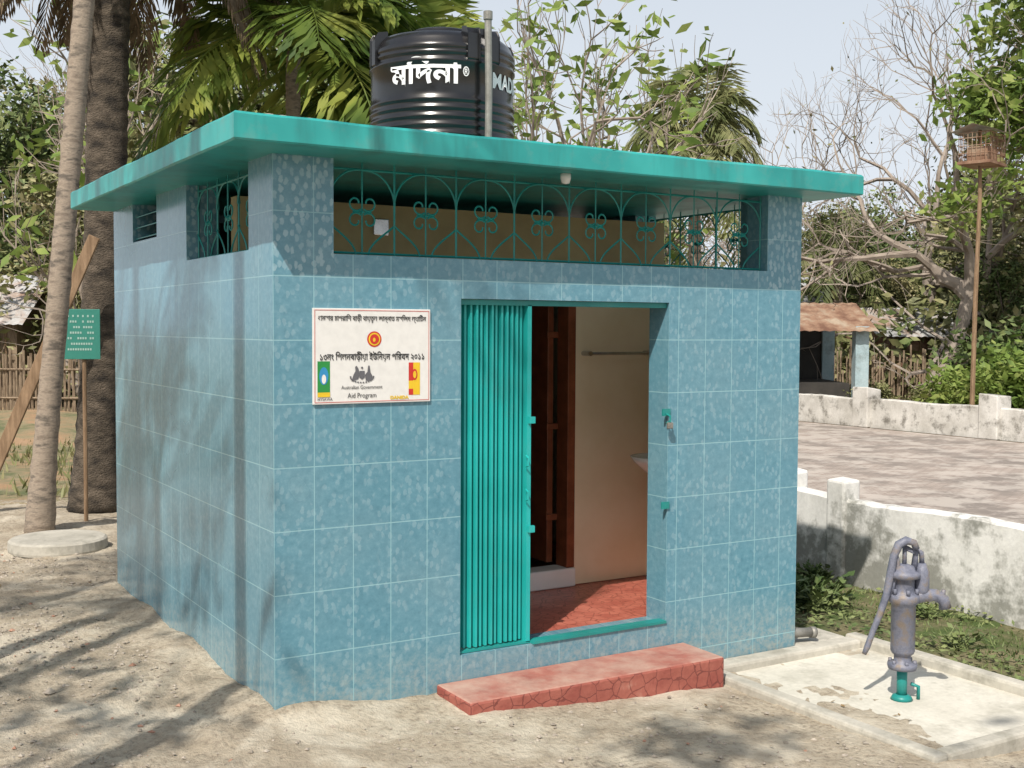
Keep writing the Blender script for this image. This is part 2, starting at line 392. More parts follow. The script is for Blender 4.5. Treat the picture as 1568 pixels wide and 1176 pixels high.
b=MB();b.box((.992,.02,1.98),(2.328,.08,2.008));b.box((1.43,-.010,.181),(2.328,.06,.195));b.box((.992,.02,.183),(1.43,.09,.1945))
for z in (.84,1.37):
    b.box((2.285,-.010,z),(2.34,-.001,z+.04))
b.tube([(2.31,-.014,1.38),(2.31,-.045,1.37),(2.31,-.045,1.34),(2.31,-.014,1.33)],.006,6)
obj('shutter_frame',b,FRAME,bld)
b=MB();b.box((2.295,-.05,1.30),(2.33,-.03,1.335));obj('padlock',b,GALV,bld,bevel=.004)
b=MB();b.tube([(2.5,1.02,1.70),(3.0,1.02,1.70)],.010,8);b.tube([(2.5,1.10,1.70),(2.5,1.01,1.70)],.016,8);b.tube([(3.0,1.10,1.70),(3.0,1.01,1.70)],.016,8)
obj('towel_rail',b,CHROME,bld)
b=MB()
b.lathe([(.02,0),(.10,.02),(.18,.09),(.21,.13),(.19,.13),(.12,.06),(0,.04)],24,(2.82,.66,.92));b.tube([(2.9,.66,.2),(2.9,.66,.94)],.04,10)
b.box((2.95,.50,.93),(3.158,.82,1.05))
obj('wash_basin',b,CERAM,bld,smooth=True)
def grille(L,zb,zt,n):
    b=MB();w=L/n;h=zt-zb;zc=zb+h*.47;r=.0058
    b.tube([(0,0,zb+.012),(L,0,zb+.012)],r,4);b.tube([(0,0,zt-.035),(L,0,zt-.035)],r,4)
    for k in range(n+1):
        q=min(max(k*w,.006),L-.006);b.tube([(q,0,zb),(q,0,zt)],r,4)
    t=np.linspace(0,1,12)
    for k in range(n):
        c=(k+.5)*w
        for sg in (1,-1):
            x=c+sg*w/2*np.cos(t*math.pi/2)**.8;z=zc+.06+(zt-.035-zc-.06)*np.sin(t*math.pi/2)**1.3
            b.tube(np.stack([x,np.full(12,.005*sg),z],1),r*.85,4)
            x=c+sg*(w/2-(w/2-.035)*np.sin(t*math.pi/2)**1.1);z=zb+.15*(1-t)
            b.tube(np.stack([x,np.full(12,.005*sg),z],1),r*.85,4)
            for sz in (1,-1):
                tt=np.linspace(0,1,14);a=math.atan2(-sz,-sg)+sg*sz*tt*5.6;rr=.040*(1-.6*tt)
                b.tube(np.stack([c+sg*.036+rr*np.cos(a),np.full(14,-.003),zc+sz*.042+rr*np.sin(a)],1),r*.8,4)
        b.tube([(c,0,zb),(c,0,zt)],r*.75,4)
        b.tube([(c-.05,0,zc),(c+.05,0,zc)],r*.75,4)
        b.lathe([(.0,-.014),(.014,0),(0,.014)],6,(c,0,zc))
    return b
g=grille(2.77,2.21,H,8);o=obj('front_grille',g,GRILLE,bld,loc=(.30,.06,0))
for nm,xx,rz in (('side_grille',.07,0),('side_grille_far',W-.07,0)):
    g=grille(1.085,2.235,H,3);o=obj(nm,g,GRILLE,bld,loc=(xx,.345,0));o.rotation_euler=(0,0,rad(90))
b=MB()
for z in (2.43,2.50,2.57): b.add([(0.02,2.08,z),(.14,2.08,z+.045),(.14,2.69,z+.045),(.02,2.69,z),(0.02,2.08,z+.006),(.14,2.08,z+.051),(.14,2.69,z+.051),(.02,2.69,z+.006)],[(0,3,2,1),(4,5,6,7),(0,1,5,4),(2,3,7,6),(3,0,4,7),(1,2,6,5)])
obj('vent_louvre',b,GRILLE,bld)
b=MB();b.tube([(3.2,.08,-.02),(3.50,.02,-.03)],.03,12);b.tube([(3.50,.02,-.03),(3.53,.015,-.035)],.036,12);obj('drain_pipe',b,GALV,bld,smooth=True)

# ------------------------------------------------------------------ text helper
def text_mesh(s,size,align='CENTER',bold=0.0):
    cu=bpy.data.curves.new('t','FONT');cu.body=s;cu.size=size;cu.align_x=align;cu.offset=bold;cu.resolution_u=3
    o=bpy.data.objects.new('t',cu);COL.objects.link(o);dg=bpy.context.evaluated_depsgraph_get()
    me=bpy.data.meshes.new_from_object(o.evaluated_get(dg));bpy.data.objects.remove(o)
    return me
def place_text(name,s,size,fn,mat,parent,width=None,align='CENTER',bold=0):
    me=text_mesh(s,size,align,bold)
    if len(me.vertices)==0: return
    co=np.empty(len(me.vertices)*3);me.vertices.foreach_get('co',co);co=co.reshape(-1,3)
    if width:
        a0,a1=co[:,0].min(),co[:,0].max();wx=a1-a0
        if wx>0: co[:,0]=(co[:,0]-(a0+a1)/2 if align=='CENTER' else co[:,0]-a0)*width/wx
    co=np.array([fn(x,y) for x,y,_ in co]);me.vertices.foreach_set('co',co.ravel());me.update()
    me.materials.clear();me.materials.append(mat)
    o=bpy.data.objects.new(name,me);COL.objects.link(o);o.parent=parent;return o
pl=empty('information_plaque')
b=MB();b.box((.19,-.012,1.495),(.81,-.0005,1.952));obj('board',b,SW,pl,bevel=.002)
b=MB();yb=-.0135
def rect(b,x0,z0,x1,z1,m=0,y=yb): b.add([(x0,y,z0),(x1,y,z0),(x1,y,z1),(x0,y,z1)],[(0,1,2,3)],m)
for q in ((.198,1.503,.802,1.5055),(.198,1.9415,.802,1.944),(.198,1.5055,.2005,1.9415),(.7995,1.5055,.802,1.9415)): rect(b,*q)
obj('border',b,SR,pl)
pf=lambda cx,cz:(lambda x,y:(cx+x,-.0145,cz+y))
I='\u09bf'
place_text('heading','ধানসার চাপরা'+I+'শ বাড়ী বায়তুল জান্নাত মস'+I+'জদ ল্যা'+I+'টন',.034,pf(.5,1.893),INK,pl,.57,bold=.0006)
place_text('subheading','১৩নং '+I+'পলনবাড়ীয়া ইউ'+I+'নয়ন প'+I+'রষদ ২০১১',.044,pf(.5,1.705),INK,pl,.55,bold=.0008)
place_text('donor_line_1','Australian Government',.026,pf(.44,1.565),INK,pl,.215)
place_text('donor_line_2','Aid Program',.034,pf(.44,1.523),INK,pl,.15)
place_text('left_caption','HYSAWA',.022,pf(.25,1.512),INK,pl,.075)
place_text('right_caption','DANIDA',.022,pf(.64,1.512),SY,pl,.10,bold=.001)
def disc(b,cx,cz,r,m,y,n=24,sx=1):
    b.add([(cx+sx*r*math.cos(2*math.pi*k/n),y,cz+r*math.sin(2*math.pi*k/n)) for k in range(n)],[tuple(range(n))],m)
b=MB();disc(b,.505,1.805,.038,0,yb);disc(b,.505,1.805,.031,1,yb-.001);disc(b,.505,1.805,.024,0,yb-.002);disc(b,.503,1.802,.010,1,yb-.003,sx=.7)
rect(b,.212,1.53,.275,1.70,2);disc(b,.2435,1.63,.042,3,yb-.001,sx=.55);rect(b,.212,1.53,.275,1.552,1,yb-.001);disc(b,.2435,1.615,.022,4,yb-.002,sx=.5)
rect(b,.715,1.53,.752,1.69,1);rect(b,.69,1.60,.7149,1.69,0);rect(b,.69,1.53,.7149,1.56,0);rect(b,.69,1.56,.7149,1.60,1);disc(b,.722,1.63,.028,0,yb-.001,sx=.55);disc(b,.722,1.63,.018,1,yb-.002,sx=.5)
def blob(pts,m,y): b.add([(x,y,z) for x,z in pts],[tuple(range(len(pts)))],m)
kx,kz=.44,1.632
blob([(kx-.055,kz-.03),(kx-.02,kz-.02),(kx-.012,kz+.0),(kx-.018,kz+.03),(kx-.028,kz+.045),(kx-.036,kz+.04),(kx-.034,kz+.02),(kx-.045,kz)],5,yb-.0005)
blob([(kx+.02,kz-.028),(kx+.05,kz-.03),(kx+.055,kz-.005),(kx+.045,kz+.012),(kx+.04,kz+.045),(kx+.032,kz+.045),(kx+.028,kz+.015),(kx+.015,kz)],5,yb-.0005)
blob([(kx-.014,kz-.012),(kx,kz-.022),(kx+.014,kz-.012),(kx+.014,kz+.02),(kx-.014,kz+.02)],5,yb-.0009)
for q in range(14):
    a=math.pi+q*math.pi/13;disc(b,kx+.06*math.cos(a),kz-.008+.028*math.sin(a),.004,5,yb-.0012,6,1.3)
disc(b,kx,kz+.035,.006,5,yb-.0012,7)
obj('emblems',b,[SR,SY,SG,SB,SW,flat('grey_ink',(.12,.12,.13))],pl)

# ------------------------------------------------------------------ tank
tk=empty('water_tank',(1.71,1.585,H+.12))
R=.460
prof=[(0,0),(.44,0),(R,.02)]
z=.05
for k in range(9):
    prof+=[(R,z),(R+.010,z+.010),(R+.010,z+.022),(R,z+.032)];z+=.052
prof+=[(R,.53),(R,.70),(R+.011,.71),(R+.011,.722),(R,.732),(R,.75),(R+.011,.76),(R+.011,.772),(R,.782),(R+.010,.79),(R+.010,.815),(R-.006,.83),(R-.015,.86),(R-.03,.88),(.40,.905),(.28,.93),(.22,.93),(.22,.965),(.20,.975),(0,.98)]
b=MB();b.lathe(prof,96)
o=obj('body',b,BLACK,tk,smooth=True)
b=MB()
face=math.atan2(-5.219-1.585,-1.857-1.71)
for a in (face+.42,face+.74,face-1.15,face+1.9,face-2.2):
    c,s=math.cos(a),math.sin(a);t=np.array([-s,c,0]);u=np.array([c,s,0])
    P=[]
    for (rr,zz) in ((.465,.72),(.474,.73),(.474,.885),(.455,.92),(.40,.93),(.40,.86)):
        for sg in (-1,1): P.append(u*rr+t*.045*sg+np.array([0,0,zz]))
    n=6;f=[]
    for k in range(n):
        kk=(k+1)%n;f.append((2*k,2*kk,2*kk+1,2*k+1))
    f.append(tuple(range(0,12,2)));f.append(tuple(range(1,12,2))[::-1]);b.add(P,f)
obj('lugs',b,BLACK,tk,bevel=.008)
def onT(ang0,z0):
    def f(x,y):
        a=face+ang0+x/(R);rr=R+.005
        return (rr*math.cos(a),rr*math.sin(a),z0+y)
    return f
place_text('name_local','ম'+I+'দনা',.17,onT(-.25,.575),TW,tk,.46,bold=.005)
place_text('name_latin','MADINA',.13,onT(.74,.575),TW,tk,.46,'LEFT',bold=.004)
place_text('mark','®',.08,onT(.32,.62),TW,tk,.04,bold=.001)
pp=empty('vent_pipe_post')
pdir=np.array([math.cos(face+.56),math.sin(face+.56)])
px,py=1.71+pdir[0]*.53,1.585+pdir[1]*.53
b=MB();b.tube([(px,py,H+.11),(px+.004,py,3.3),(px-.004,py,3.78)],.022,12);b.tube([(px-.004,py,3.74),(px-.004,py,3.79)],.028,12)
obj('pipe',b,GALV,pp,smooth=False)

# ------------------------------------------------------------------ pump slab + pump
ps=empty('concrete_pump_platform')
b=MB();b.box((2.52,-1.70,-.3),(3.86,-.13,-.135));obj('basin',b,CONC,ps)
b=MB();b.box((2.50,-1.74,-.3),(2.60,-.13,-.075));b.box((3.80,-1.74,-.3),(3.90,0.02,-.075));b.box((2.60,-1.74,-.3),(3.80,-1.65,-.077))
b.box((2.47,-.13,-.3),(3.80,-.002,-.085));b.box((W+.003,-.002,-.3),(3.80,.3,-.09))
obj('kerbs',b,KERB,ps,bevel=.018)
hp=empty('hand_pump',(3.19,-.96,-.135))
b=MB();b.tube([(0,0,0),(0,0,.2)],.028,14);b.lathe([(0,0),(.06,0),(.05,.02),(.03,.03)],16);obj('riser_pipe',b,GRILLE,hp,smooth=True)
b=MB()
b.lathe([(0,.17),(.075,.17),(.078,.185),(.078,.20),(.045,.21),(.045,.245),(.058,.255),(.064,.27),(.064,.52),(.075,.53),(.082,.545),(.082,.575),(.06,.585),(.056,.60),(.056,.66),(.085,.67),(.085,.70),(.06,.705),(.05,.73),(.02,.74),(0,.74)],24)
for a in range(6):
    c,s=.068*math.cos(a*1.047),.068*math.sin(a*1.047);b.lathe([(0,.60),(.011,.60),(.011,.63),(0,.63)],6,(c,s,-.02+.0));b.lathe([(0,0),(.01,0),(.01,.025),(0,.025)],6,(c*.95,s*.95,.195))
Rr=np.array([.856,-.517,0])
b.tube([Rr*.03+np.array([0,0,.55]),Rr*.10+np.array([0,0,.57]),Rr*.17+np.array([0,0,.57]),Rr*.215+np.array([0,0,.545]),Rr*.225+np.array([0,0,.50])],[.04,.038,.034,.032,.034],12)
b.tube([Rr*.21+np.array([0,0,.56]),Rr*.215+np.array([0,0,.60])],.012,8)
b.tube([Rr*.09+np.array([0,0,.56]),Rr*.095+np.array([0,0,.60]),Rr*.095+np.array([0,0,.70]),Rr*.095+np.array([0,0,.745])],[.03,.04,.04,.02],12)
b.tube([(0,0,.73),(0,0,.86)],.012,8)
b.tube([Rr*.05+np.array([0,0,.70]),Rr*.06+np.array([0,0,.80]),Rr*.0+np.array([0,0,.83])],[.018,.016,.016],8)
b.tube([Rr*.095+np.array([0,0,.74]),Rr*.09+np.array([0,0,.80]),Rr*.05+np.array([0,0,.825])],[.014,.014,.012],8)
obj('barrel',b,PUMP,hp,smooth=True)
b=MB();L=[(.035,.825),(.02,.86),(-.02,.872),(-.06,.85),(-.085,.79),(-.10,.70),(-.12,.58),(-.155,.47),(-.19,.38),(-.22,.29),(-.235,.255)]
pts=np.array([Rr*a*1.0+np.array([.0,-.035,z]) for a,z in L])
b.tube(pts,[.018,.020,.024,.024,.021,.022,.02,.018,.016,.016,.012],8)
pts2=np.array([Rr*a+np.array([.0,-.02,z]) for a,z in [(-.07,.83),(-.05,.74),(-.075,.62),(-.10,.55)]]);b.tube(pts2,.012,8)
obj('handle',b,PUMP,hp,smooth=True)
b=MB();b.tube([Rr*.09+np.array([0,0,.0]),Rr*.09+np.array([0,0,.07]),Rr*.05+np.array([0,0,.085])],.010,8);obj('tap',b,GRILLE,hp,smooth=True)

# ------------------------------------------------------------------ white walls
def wall_mesh(p0,p1,h,t,z0,posts,ph,pw,mats,name):
    e=empty(name);p0=np.array(p0,float);p1=np.array(p1,float);L=np.linalg.norm(p1-p0);d=(p1-p0)/L;n=np.array([-d[1],d[0]])
    b=MB();k=int(L/.12)+1;s=np.linspace(0,L,k)
    secs=[]
    for a in s:
        hh=h+.012*math.sin(a*3.1)+.008*rng.normal()*.5
        for off,zz in ((-t/2,z0),(-t/2,z0+hh-.02),(-t/2+.025,z0+hh),(t/2-.025,z0+hh),(t/2,z0+hh-.02),(t/2,z0)):
            q=p0+d*a+n*(off+rng.normal()*.002);secs.append((q[0],q[1],zz))
    f=[]
    for i in range(k-1):
        for j in range(5): f.append((i*6+j,i*6+j+1,(i+1)*6+j+1,(i+1)*6+j))
    f.append((0,1,2,3,4,5));f.append(tuple((k-1)*6+j for j in (5,4,3,2,1,0)))
    b.add(secs,f);obj('wall_body',b,mats,e)
    b=MB()
    for a in posts:
        q=p0+d*a;w=pw/2
        c=[q+d*w+n*w,q-d*w+n*w,q-d*w-n*w,q+d*w-n*w]
        b.add([(c[j][0],c[j][1],z0) for j in range(4)]+[(c[j][0],c[j][1],z0+ph+.02*rng.normal()) for j in range(4)],[(0,3,2,1),(4,5,6,7),(0,1,5,4),(1,2,6,5),(2,3,7,6),(3,0,4,7)])
    obj('posts',b,mats,e,bevel=.02)
    return e
wall_mesh((5.28,-4.5),(5.28,6.5),.725,.14,-.20,[5.93,6.5],.86,.19,WHITE,'low_white_wall')
wall_mesh((16.6,-6),(16.6,34),.58,.2,-.1,[2.2,8.4,14.4,17.4,25,30],.80,.40,OLDWALL,'low_white_wall')

# ------------------------------------------------------------------ plants
def frond(b,base,az,el,L,droop,nl,ll,lw,m=0,mr=1,rr=.02,hang=.35,tip=True):
    d=np.array([math.cos(az)*math.cos(el),math.sin(az)*math.cos(el),math.sin(el)])
    t=np.linspace(0,1,12)[:,None]
    P=np.array(base)+d*L*t;P[:,2]-=(droop*L*t[:,0]**2)
    P[:,0]-=math.cos(az)*droop*L*.25*t[:,0]**3;P[:,1]-=math.sin(az)*droop*L*.25*t[:,0]**3
    b.tube(P,np.linspace(rr,rr*.25,12),4,mr,False)
    side=np.array([-math.sin(az),math.cos(az),0])
    s=np.linspace(.16,1,nl);C=[];A=[];B=[]
    for q in s:
        i=min(int(q*11),10);f=q*11-i;p=P[i]*(1-f)+P[i+1]*f;tan=P[i+1]-P[i];tan/=np.linalg.norm(tan)
        for sg in (1,-1):
            l=ll*(math.sin(math.pi*(q*.85+.12))**.6)*(.85+.3*rng.random())
            dr=side*sg*(.85)+tan*(.55+.2*rng.random())+np.array([0,0,-hang+rng.normal()*.15]);dr/=np.linalg.norm(dr)
            nrm=np.cross(dr,tan);w=np.cross(dr,nrm);w/=np.linalg.norm(w)+1e-9
            w=w*.75+nrm*.5*rng.normal()*.5
            C.append(p+dr*l*.5);A.append(dr*l*.5);B.append(w*lw*.5)
            if tip:
                d2=dr+np.array([0,0,-.5]);d2/=np.linalg.norm(d2)
                C.append(p+dr*l*.85+d2*l*.16);A.append(d2*l*.25);B.append(w*lw*.38)
    b.cards(np.array(C),np.array(A),np.array(B),m)
def palm(name,x,y,h,r0,r1,top,nf,L,mats,ll=.5,lw=.05,droop=.5,nl=40,zb=0,elr=(-.3,1.2),bark=None,hang=.35):
    e=empty(name,(x,y,zb))
    t=np.linspace(0,1,14);P=np.stack([top[0]*t**1.2,top[1]*t**1.2,h*t],1)
    P[:,0]+=.03*np.sin(t*5);rad_=r0+(r1-r0)*t;rad_[0]*=1.35;rad_[1]*=1.08
    b=MB();t2=np.linspace(0,1,90);PP=np.stack([np.interp(t2,t,P[:,k]) for k in range(3)],1);rr=np.interp(t2,t,rad_)*(1+.03*np.cos(np.arange(90)*math.pi))+rng.normal(0,.002,90)
    b.tube(PP,rr,14);obj('trunk',b,bark or BARK,e,smooth=True)
    b=MB()
    for k in range(nf):
        az=k*2.39996+rng.random()*.3;el=elr[0]+(elr[1]-elr[0])*((k+.5)/nf)
        frond(b,P[-1],az,el,L*(.8+.3*rng.random()),droop*(1.1-.5*max(el,0)),nl,ll,lw,0,1,hang=hang)
    obj('crown',b,[mats,mats],e)
    return e
def branch(b,p,d,L,r,lv,mx,tips,spread,up,seg0,jit=.18,kids=(2,4),ratio=.72):
    n=4 if lv<2 else 3
    pts=[p];dd=d.copy();cur=p.copy()
    for i in range(n):
        dd=dd+rng.normal(0,jit,3);dd[2]+=up*.12;dd/=np.linalg.norm(dd);cur=cur+dd*L/n;pts.append(cur.copy())
    b.tube(pts,np.linspace(r,r*.62,n+1),max(3,seg0-lv*2),0,False)
    if lv>=mx: tips.append((cur,dd));return
    if lv>=mx-2: tips.append((pts[2],dd))
    k=rng.integers(kids[0],kids[1]+1)
    for i in range(k):
        v=dd+rng.normal(0,spread,3);v[2]+=up*.25;v/=np.linalg.norm(v)
        s=pts[-1] if i<2 else pts[rng.integers(1,n)]
        branch(b,s,v,L*ratio*(.8+.4*rng.random()),r*.6,lv+1,mx,tips,spread,up,seg0,jit,kids,ratio)
def leaves(b,tips,n,spread,size,asp=.45,m=1):
    c=np.array([t[0] for t in tips])
    w=rng.random(len(c))**2.0;i=rng.choice(len(c),n,p=w/w.sum())
    P=c[i]+rng.normal(0,spread,(n,3))*np.array([1,1,.7])
    A=rng.normal(0,1,(n,3));A[:,2]=A[:,2]*.6-.3;A/=np.linalg.norm(A,axis=1)[:,None]
    B=np.cross(A,rng.normal(0,1,(n,3)));B/=np.linalg.norm(B,axis=1)[:,None]
    s=size*(.6+.8*rng.random(n))[:,None]
    b.cards(P,A*s,B*s*asp,m)
def tree_mb(h,wr,r,mx,nl,lsp,lsz,spread=.45,up=.3,trunkf=.3,kids=(2,4),ratio=.74,jit=.16,asp=.45):
    """height h, crown radius wr"""
    b=MB();tips=[]
    branch(b,np.zeros(3),np.array([0,0,1.]),h*trunkf,r,0,mx,tips,spread,up,10,jit,kids,ratio)
    V=np.vstack(b.v);top=V[:,2].max();k=h/top;T=np.array([t[0] for t in tips]);c=T.mean(0)
    w=np.percentile(np.hypot(T[:,0]-c[0],T[:,1]-c[1]),92);kw=wr/w
    def fx(v):
        v=v.copy();q=np.clip(v[:,2]/(h*.3/k),0,1)[:,None]
        v[:,:2]=v[:,:2]*kw-c[:2]*kw*q*.8;v[:,2]*=k;return v
    b.v=[fx(v) for v in b.v];tips=[(fx(np.array([t[0]]))[0],t[1]) for t in tips]
    if nl: leaves(b,tips,nl,lsp,lsz,asp)
    return b
def tree_mesh(name,mats,*a,**k): return tree_mb(*a,**k).mesh(name,mats,False)
def put(name,me,r,f,s=1,rz=0,parent=None,z=-.1,sz=None):
    o=bpy.data.objects.new(name,me);COL.objects.link(o);o.location=view_grid(r,f,z);o.rotation_euler=(0,0,rz);o.scale=(s,s,sz or s)
    if parent:o.parent=parent
    return o
T1=tree_mesh('leafy_tree_a',[TBARK,LEAF],10,3.3,.16,5,12000,.38,.13,.5,.25,.27)
T2=tree_mesh('leafy_tree_b',[TBARK,LEAFB],10,3.6,.15,5,11000,.42,.13,.55,.2,.27)
T3=tree_mesh('leafy_tree_c',[TBARK,LEAFY],10,3.0,.16,5,8500,.36,.12,.5,.3,.27)
SP=tree_mesh('sparse_tree',[TWIG,LEAFY],10,3.2,.14,5,520,.22,.19,.5,.3,.26,asp=.35)
BARE=tree_mesh('bare_tree',[TWIG,LEAFB],10,4.4,.22,7,150,.15,.06,.48,.22,.24,(2,3),.80,jit=.2)
BARE2=tree_mesh('bare_tree_b',[TWIG,LEAFB],10,3.8,.2,7,0,.15,.06,.42,.3,.24,(2,3),.80,jit=.2)
b=MB();tips=[]
for k in range(20):
    v=rng.normal(0,1,3);v[2]=abs(v[2])+.4;v/=np.linalg.norm(v);branch(b,np.array([rng.normal(0,.35),rng.normal(0,.35),0]),v,.6,.012,3,5,tips,.4,.2,8)
leaves(b,tips,4000,.16,.075);BUSH=b.mesh('bush',[TBARK,LEAF])
b=MB();leaves(b,tips,3500,.18,.09);b.m=[0]*len(b.m);BUSHY=b.mesh('bush_fresh',[LEAFY])
BUSHB=b.mesh('bush_olive',[LEAFB])
b=MB()
for k in range(26):
    az=rng.random()*6.28;el=.35+.7*rng.random();d=np.array([math.cos(az)*math.cos(el),math.sin(az)*math.cos(el),math.sin(el)]);l=.08+.14*rng.random()
    base=np.array([rng.normal(0,.05),rng.normal(0,.05),0]);b.tube([base,base+d*l],.003,4,0,False)
    for q in range(4):
        A=d+rng.normal(0,.6,3);A[2]*=.4;A/=np.linalg.norm(A);B=np.cross(A,np.array([0,0,1.])+rng.normal(0,.4,3));B/=np.linalg.norm(B)
        s=.022+.02*rng.random();b.cards(np.array([base+d*l*(.5+.17*q)+A*s]),np.array([A*s]),np.array([B*s*.5]),0)
WEED=b.mesh('weed',[LEAF])

DT=empty('distant_trees')
def dt(me,r,f,s,z=-.1):
    put('stand',me,r,f,s,rng.random()*6.28,DT,z,s*(.95+.15*rng.random()))
for k,(r,f,s) in enumerate([(-15,34,.9),(-11.8,38,1.0),(-8.8,33,.8),(-6.2,34,1.0),(-3.6,36,1.0),(-13,44,1.05),(-9,45,1.15),(-5.2,42,1.15),(-1.8,40,.85),(-17,42,1.0)]):
    dt((T1,T2,T2)[k%3],r,f,s)
for k,(r,f,s) in enumerate([(10.5,46,.66),(14.2,46,.70),(17.5,44,.8),(20.5,44,.85),(12.5,40,.52),(16,39,.62),(18.5,40,.8),(13.9,33,.46),(11.0,36,.42),(15.2,36,.6)]):
    dt((T2,T1,T2)[k%3],r,f,s)
for k in range(30):
    f=34+rng.random()*7
    r=(-20+k*.8 if k<13 else (9.2+(k-13)*.55))+rng.normal()*.3
    if -.33<r/f<.24: continue
    put('undergrowth',(BUSH,BUSHB,BUSHB)[k%3],r,f,1.5+rng.random()*1.3,rng.random()*6,DT)
for k in range(17):
    r=-30+k*3.9;f=66+rng.random()*8
    put('far_stand',(T1,T2)[k%2],r,f,.85+.2*rng.random(),rng.random()*6,DT)
put('bare_tree',BARE,10.0,29,1.15,.6)
put('bare_tree',BARE2,12.2,33,1.28,2.2)
put('bare_tree',BARE2,8.3,38,1.05,1.0)
put('bare_tree',BARE,14.2,37,1.25,4.0)
put('bare_tree',BARE2,5.9,44,.98,3.5)
put('leafy_tree',T3,12.9,26,1.15,1.0)
put('leafy_tree',T2,15.6,32,1.0,2.0)
put('sparse_tree',SP,.9,20,.82,.4)
put('sparse_tree',SP,1.6,27,1.0,2.4)
put('sparse_tree',SP,-7.6,22,.9,1.4)
put('bare_tree',BARE2,-9.6,27,.9,4.0)
put('leafy_tree',T2,-5.3,25,.85,.8)
put('leafy_tree',T1,-3.3,27,.85,2.8)
put('leafy_tree',T2,-10.6,30,.8,5)
for k,(r,f,s,m_) in enumerate([(10.4,25.2,.9,BUSHY),(11.2,25.8,1.2,BUSHY),(9.6,27,.5,BUSHB),(7.8,27,.4,BUSHB),(11.8,24.6,1.0,BUSHY),(12.2,27,1.6,BUSH),(8.6,28,.5,BUSHB)]):
    put('shrub',m_,r,f,s,k)
x,y,_=view_grid(3.55,23);palm('coconut_palm',x,y,5.9,.15,.10,(.1,.1),30,2.1,PALM2,.62,.07,.85,36,elr=(-.5,1.25))
x,y,_=view_grid(9.4,34);palm('coconut_palm',x,y,4.2,.16,.12,(.3,.2),18,1.9,PALM2,.6,.085,.75,24,elr=(-.5,1.25))
x,y,_=view_grid(-2.45,13.0);palm('areca_palm',x,y,4.9,.10,.08,(.1,.1),18,2.3,PALM,.75,.11,.75,30,elr=(.0,1.3))
x,y,_=view_grid(-1.45,14.2);palm('areca_palm',x,y,4.7,.10,.08,(.1,.1),16,2.1,PALM,.75,.11,.75,30,elr=(.0,1.3))
x,y,_=view_grid(-2.4,16);palm('areca_palm',x,y,3.9,.11,.08,(.1,.1),12,2.0,PALM,.7,.11,.65,28,elr=(.0,1.3))
palm('slender_palm',-.11,5.79,9.0,.100,.075,(.85,-.34),12,2.2,PALM,.7,.07,.6,30,bark=BARK)
palm('old_palm',.63,7.09,7.6,.20,.20,(.30,-.10),22,2.6,PALM,.8,.06,.8,36,elr=(-.1,1.2),bark=DBARK)
b=MB()
for k in range(26): frond(b,np.array([.93,7.0,7.15]),k*.58,-.35-.5*rng.random(),1.9+rng.random()*.5,.40,40,.5,.05,0,0,hang=1.4)
obj('dead_frond_skirt',b,STRAW,bpy.data.objects['old_palm']).matrix_parent_inverse=Matrix.Translation((-.63,-7.09,0))

# shade trees standing behind / left of the visitor; limbs over the path are pruned high
def shade_tree(x,y,h,wr,n,zmin):
    b=tree_mb(h,wr,.11,4,n,.20,.11,.5,.25,.36,asp=.42)
    V=np.vstack(b.v)+np.array([x,y,0])
    f=(V[:,0]+1.857)*.517+(V[:,1]+5.219)*.856
    bad=(V[:,2]<zmin)&(f>-.6)|((f>-.8)&(V[:,2]<2.9+.46*np.maximum(f,0)))
    keep=[];km=[]
    for q,mm in zip(b.f,b.m):
        if not any(bad[i] for i in q): keep.append(q);km.append(mm)
    b.v=[V];b.f=keep;b.m=km
    e=obj('shade_tree',b,[TBARK,LEAF])
shade_tree(-3.9,-6.2,8.2,1.9,1700,3.2)
shade_tree(-5.9,-3.8,8.2,2.1,1700,3.2)
shade_tree(-1.6,-7.6,9.4,2.0,900,3.2)
for k,(x,y,h) in enumerate([(-3.0,-1.9,8.2),(-4.3,-1.6,7.6),(-3.7,-.5,8.6),(-5.4,-.7,8.0)]):
    palm('areca_palm',x,y,h,.09,.06,(-.25*rng.random(),.25*rng.normal()),8,1.6,PALM,.5,.05,.5,18,elr=(0,1.3))

# ------------------------------------------------------------------ left side things
b=MB();rr=.385
prof=[(0,0),(rr,0),(rr+.004,.02),(rr,.085),(rr-.02,.10),(.30,.105),(0,.105)]
b.lathe(prof,40);obj('concrete_ring_cover',b,KERB,loc=(-.10,4.93,.02),smooth=False)
p1=np.array(view_grid(-5.25,11.3,-.05));p2=np.array(view_grid(-4.02,11.3,2.72));d=p2-p1;d/=np.linalg.norm(d);wd=np.array([.856,-.517,0]);wd-=d*(wd@d);wd/=np.linalg.norm(wd);nn=np.cross(d,wd)
b=MB();c=[p1+wd*a+nn*bb for a,bb in((-.06,-.02),(.06,-.02),(.06,.02),(-.06,.02))]+[p2+wd*a+nn*bb for a,bb in((-.055,-.02),(.055,-.02),(.055,.02),(-.055,.02))]
b.add(c,[(0,3,2,1),(4,5,6,7),(0,1,5,4),(1,2,6,5),(2,3,7,6),(3,0,4,7)]);obj('leaning_plank',b,WOOD,bevel=.006)
sb=empty('small_signboard',view_grid(-4.05,11.0,0),rad(-20))
b=MB();b.box((-.17,-.012,1.55),(.17,.012,2.02));obj('board',b,GT,sb,bevel=.003)
b=MB()
for k in range(7):
    w=.12-.03*(k%3==2)
    for q in np.arange(-w,w,.022):
        if rng.random()<.85: b.add([(q,-.0145,1.945-k*.052),(q+.015,-.0145,1.945-k*.052),(q+.015,-.0145,1.965-k*.052),(q,-.0145,1.965-k*.052)],[(0,1,2,3)])
obj('lettering',b,flat('sign_lettering',(.30,.45,.40)),sb)
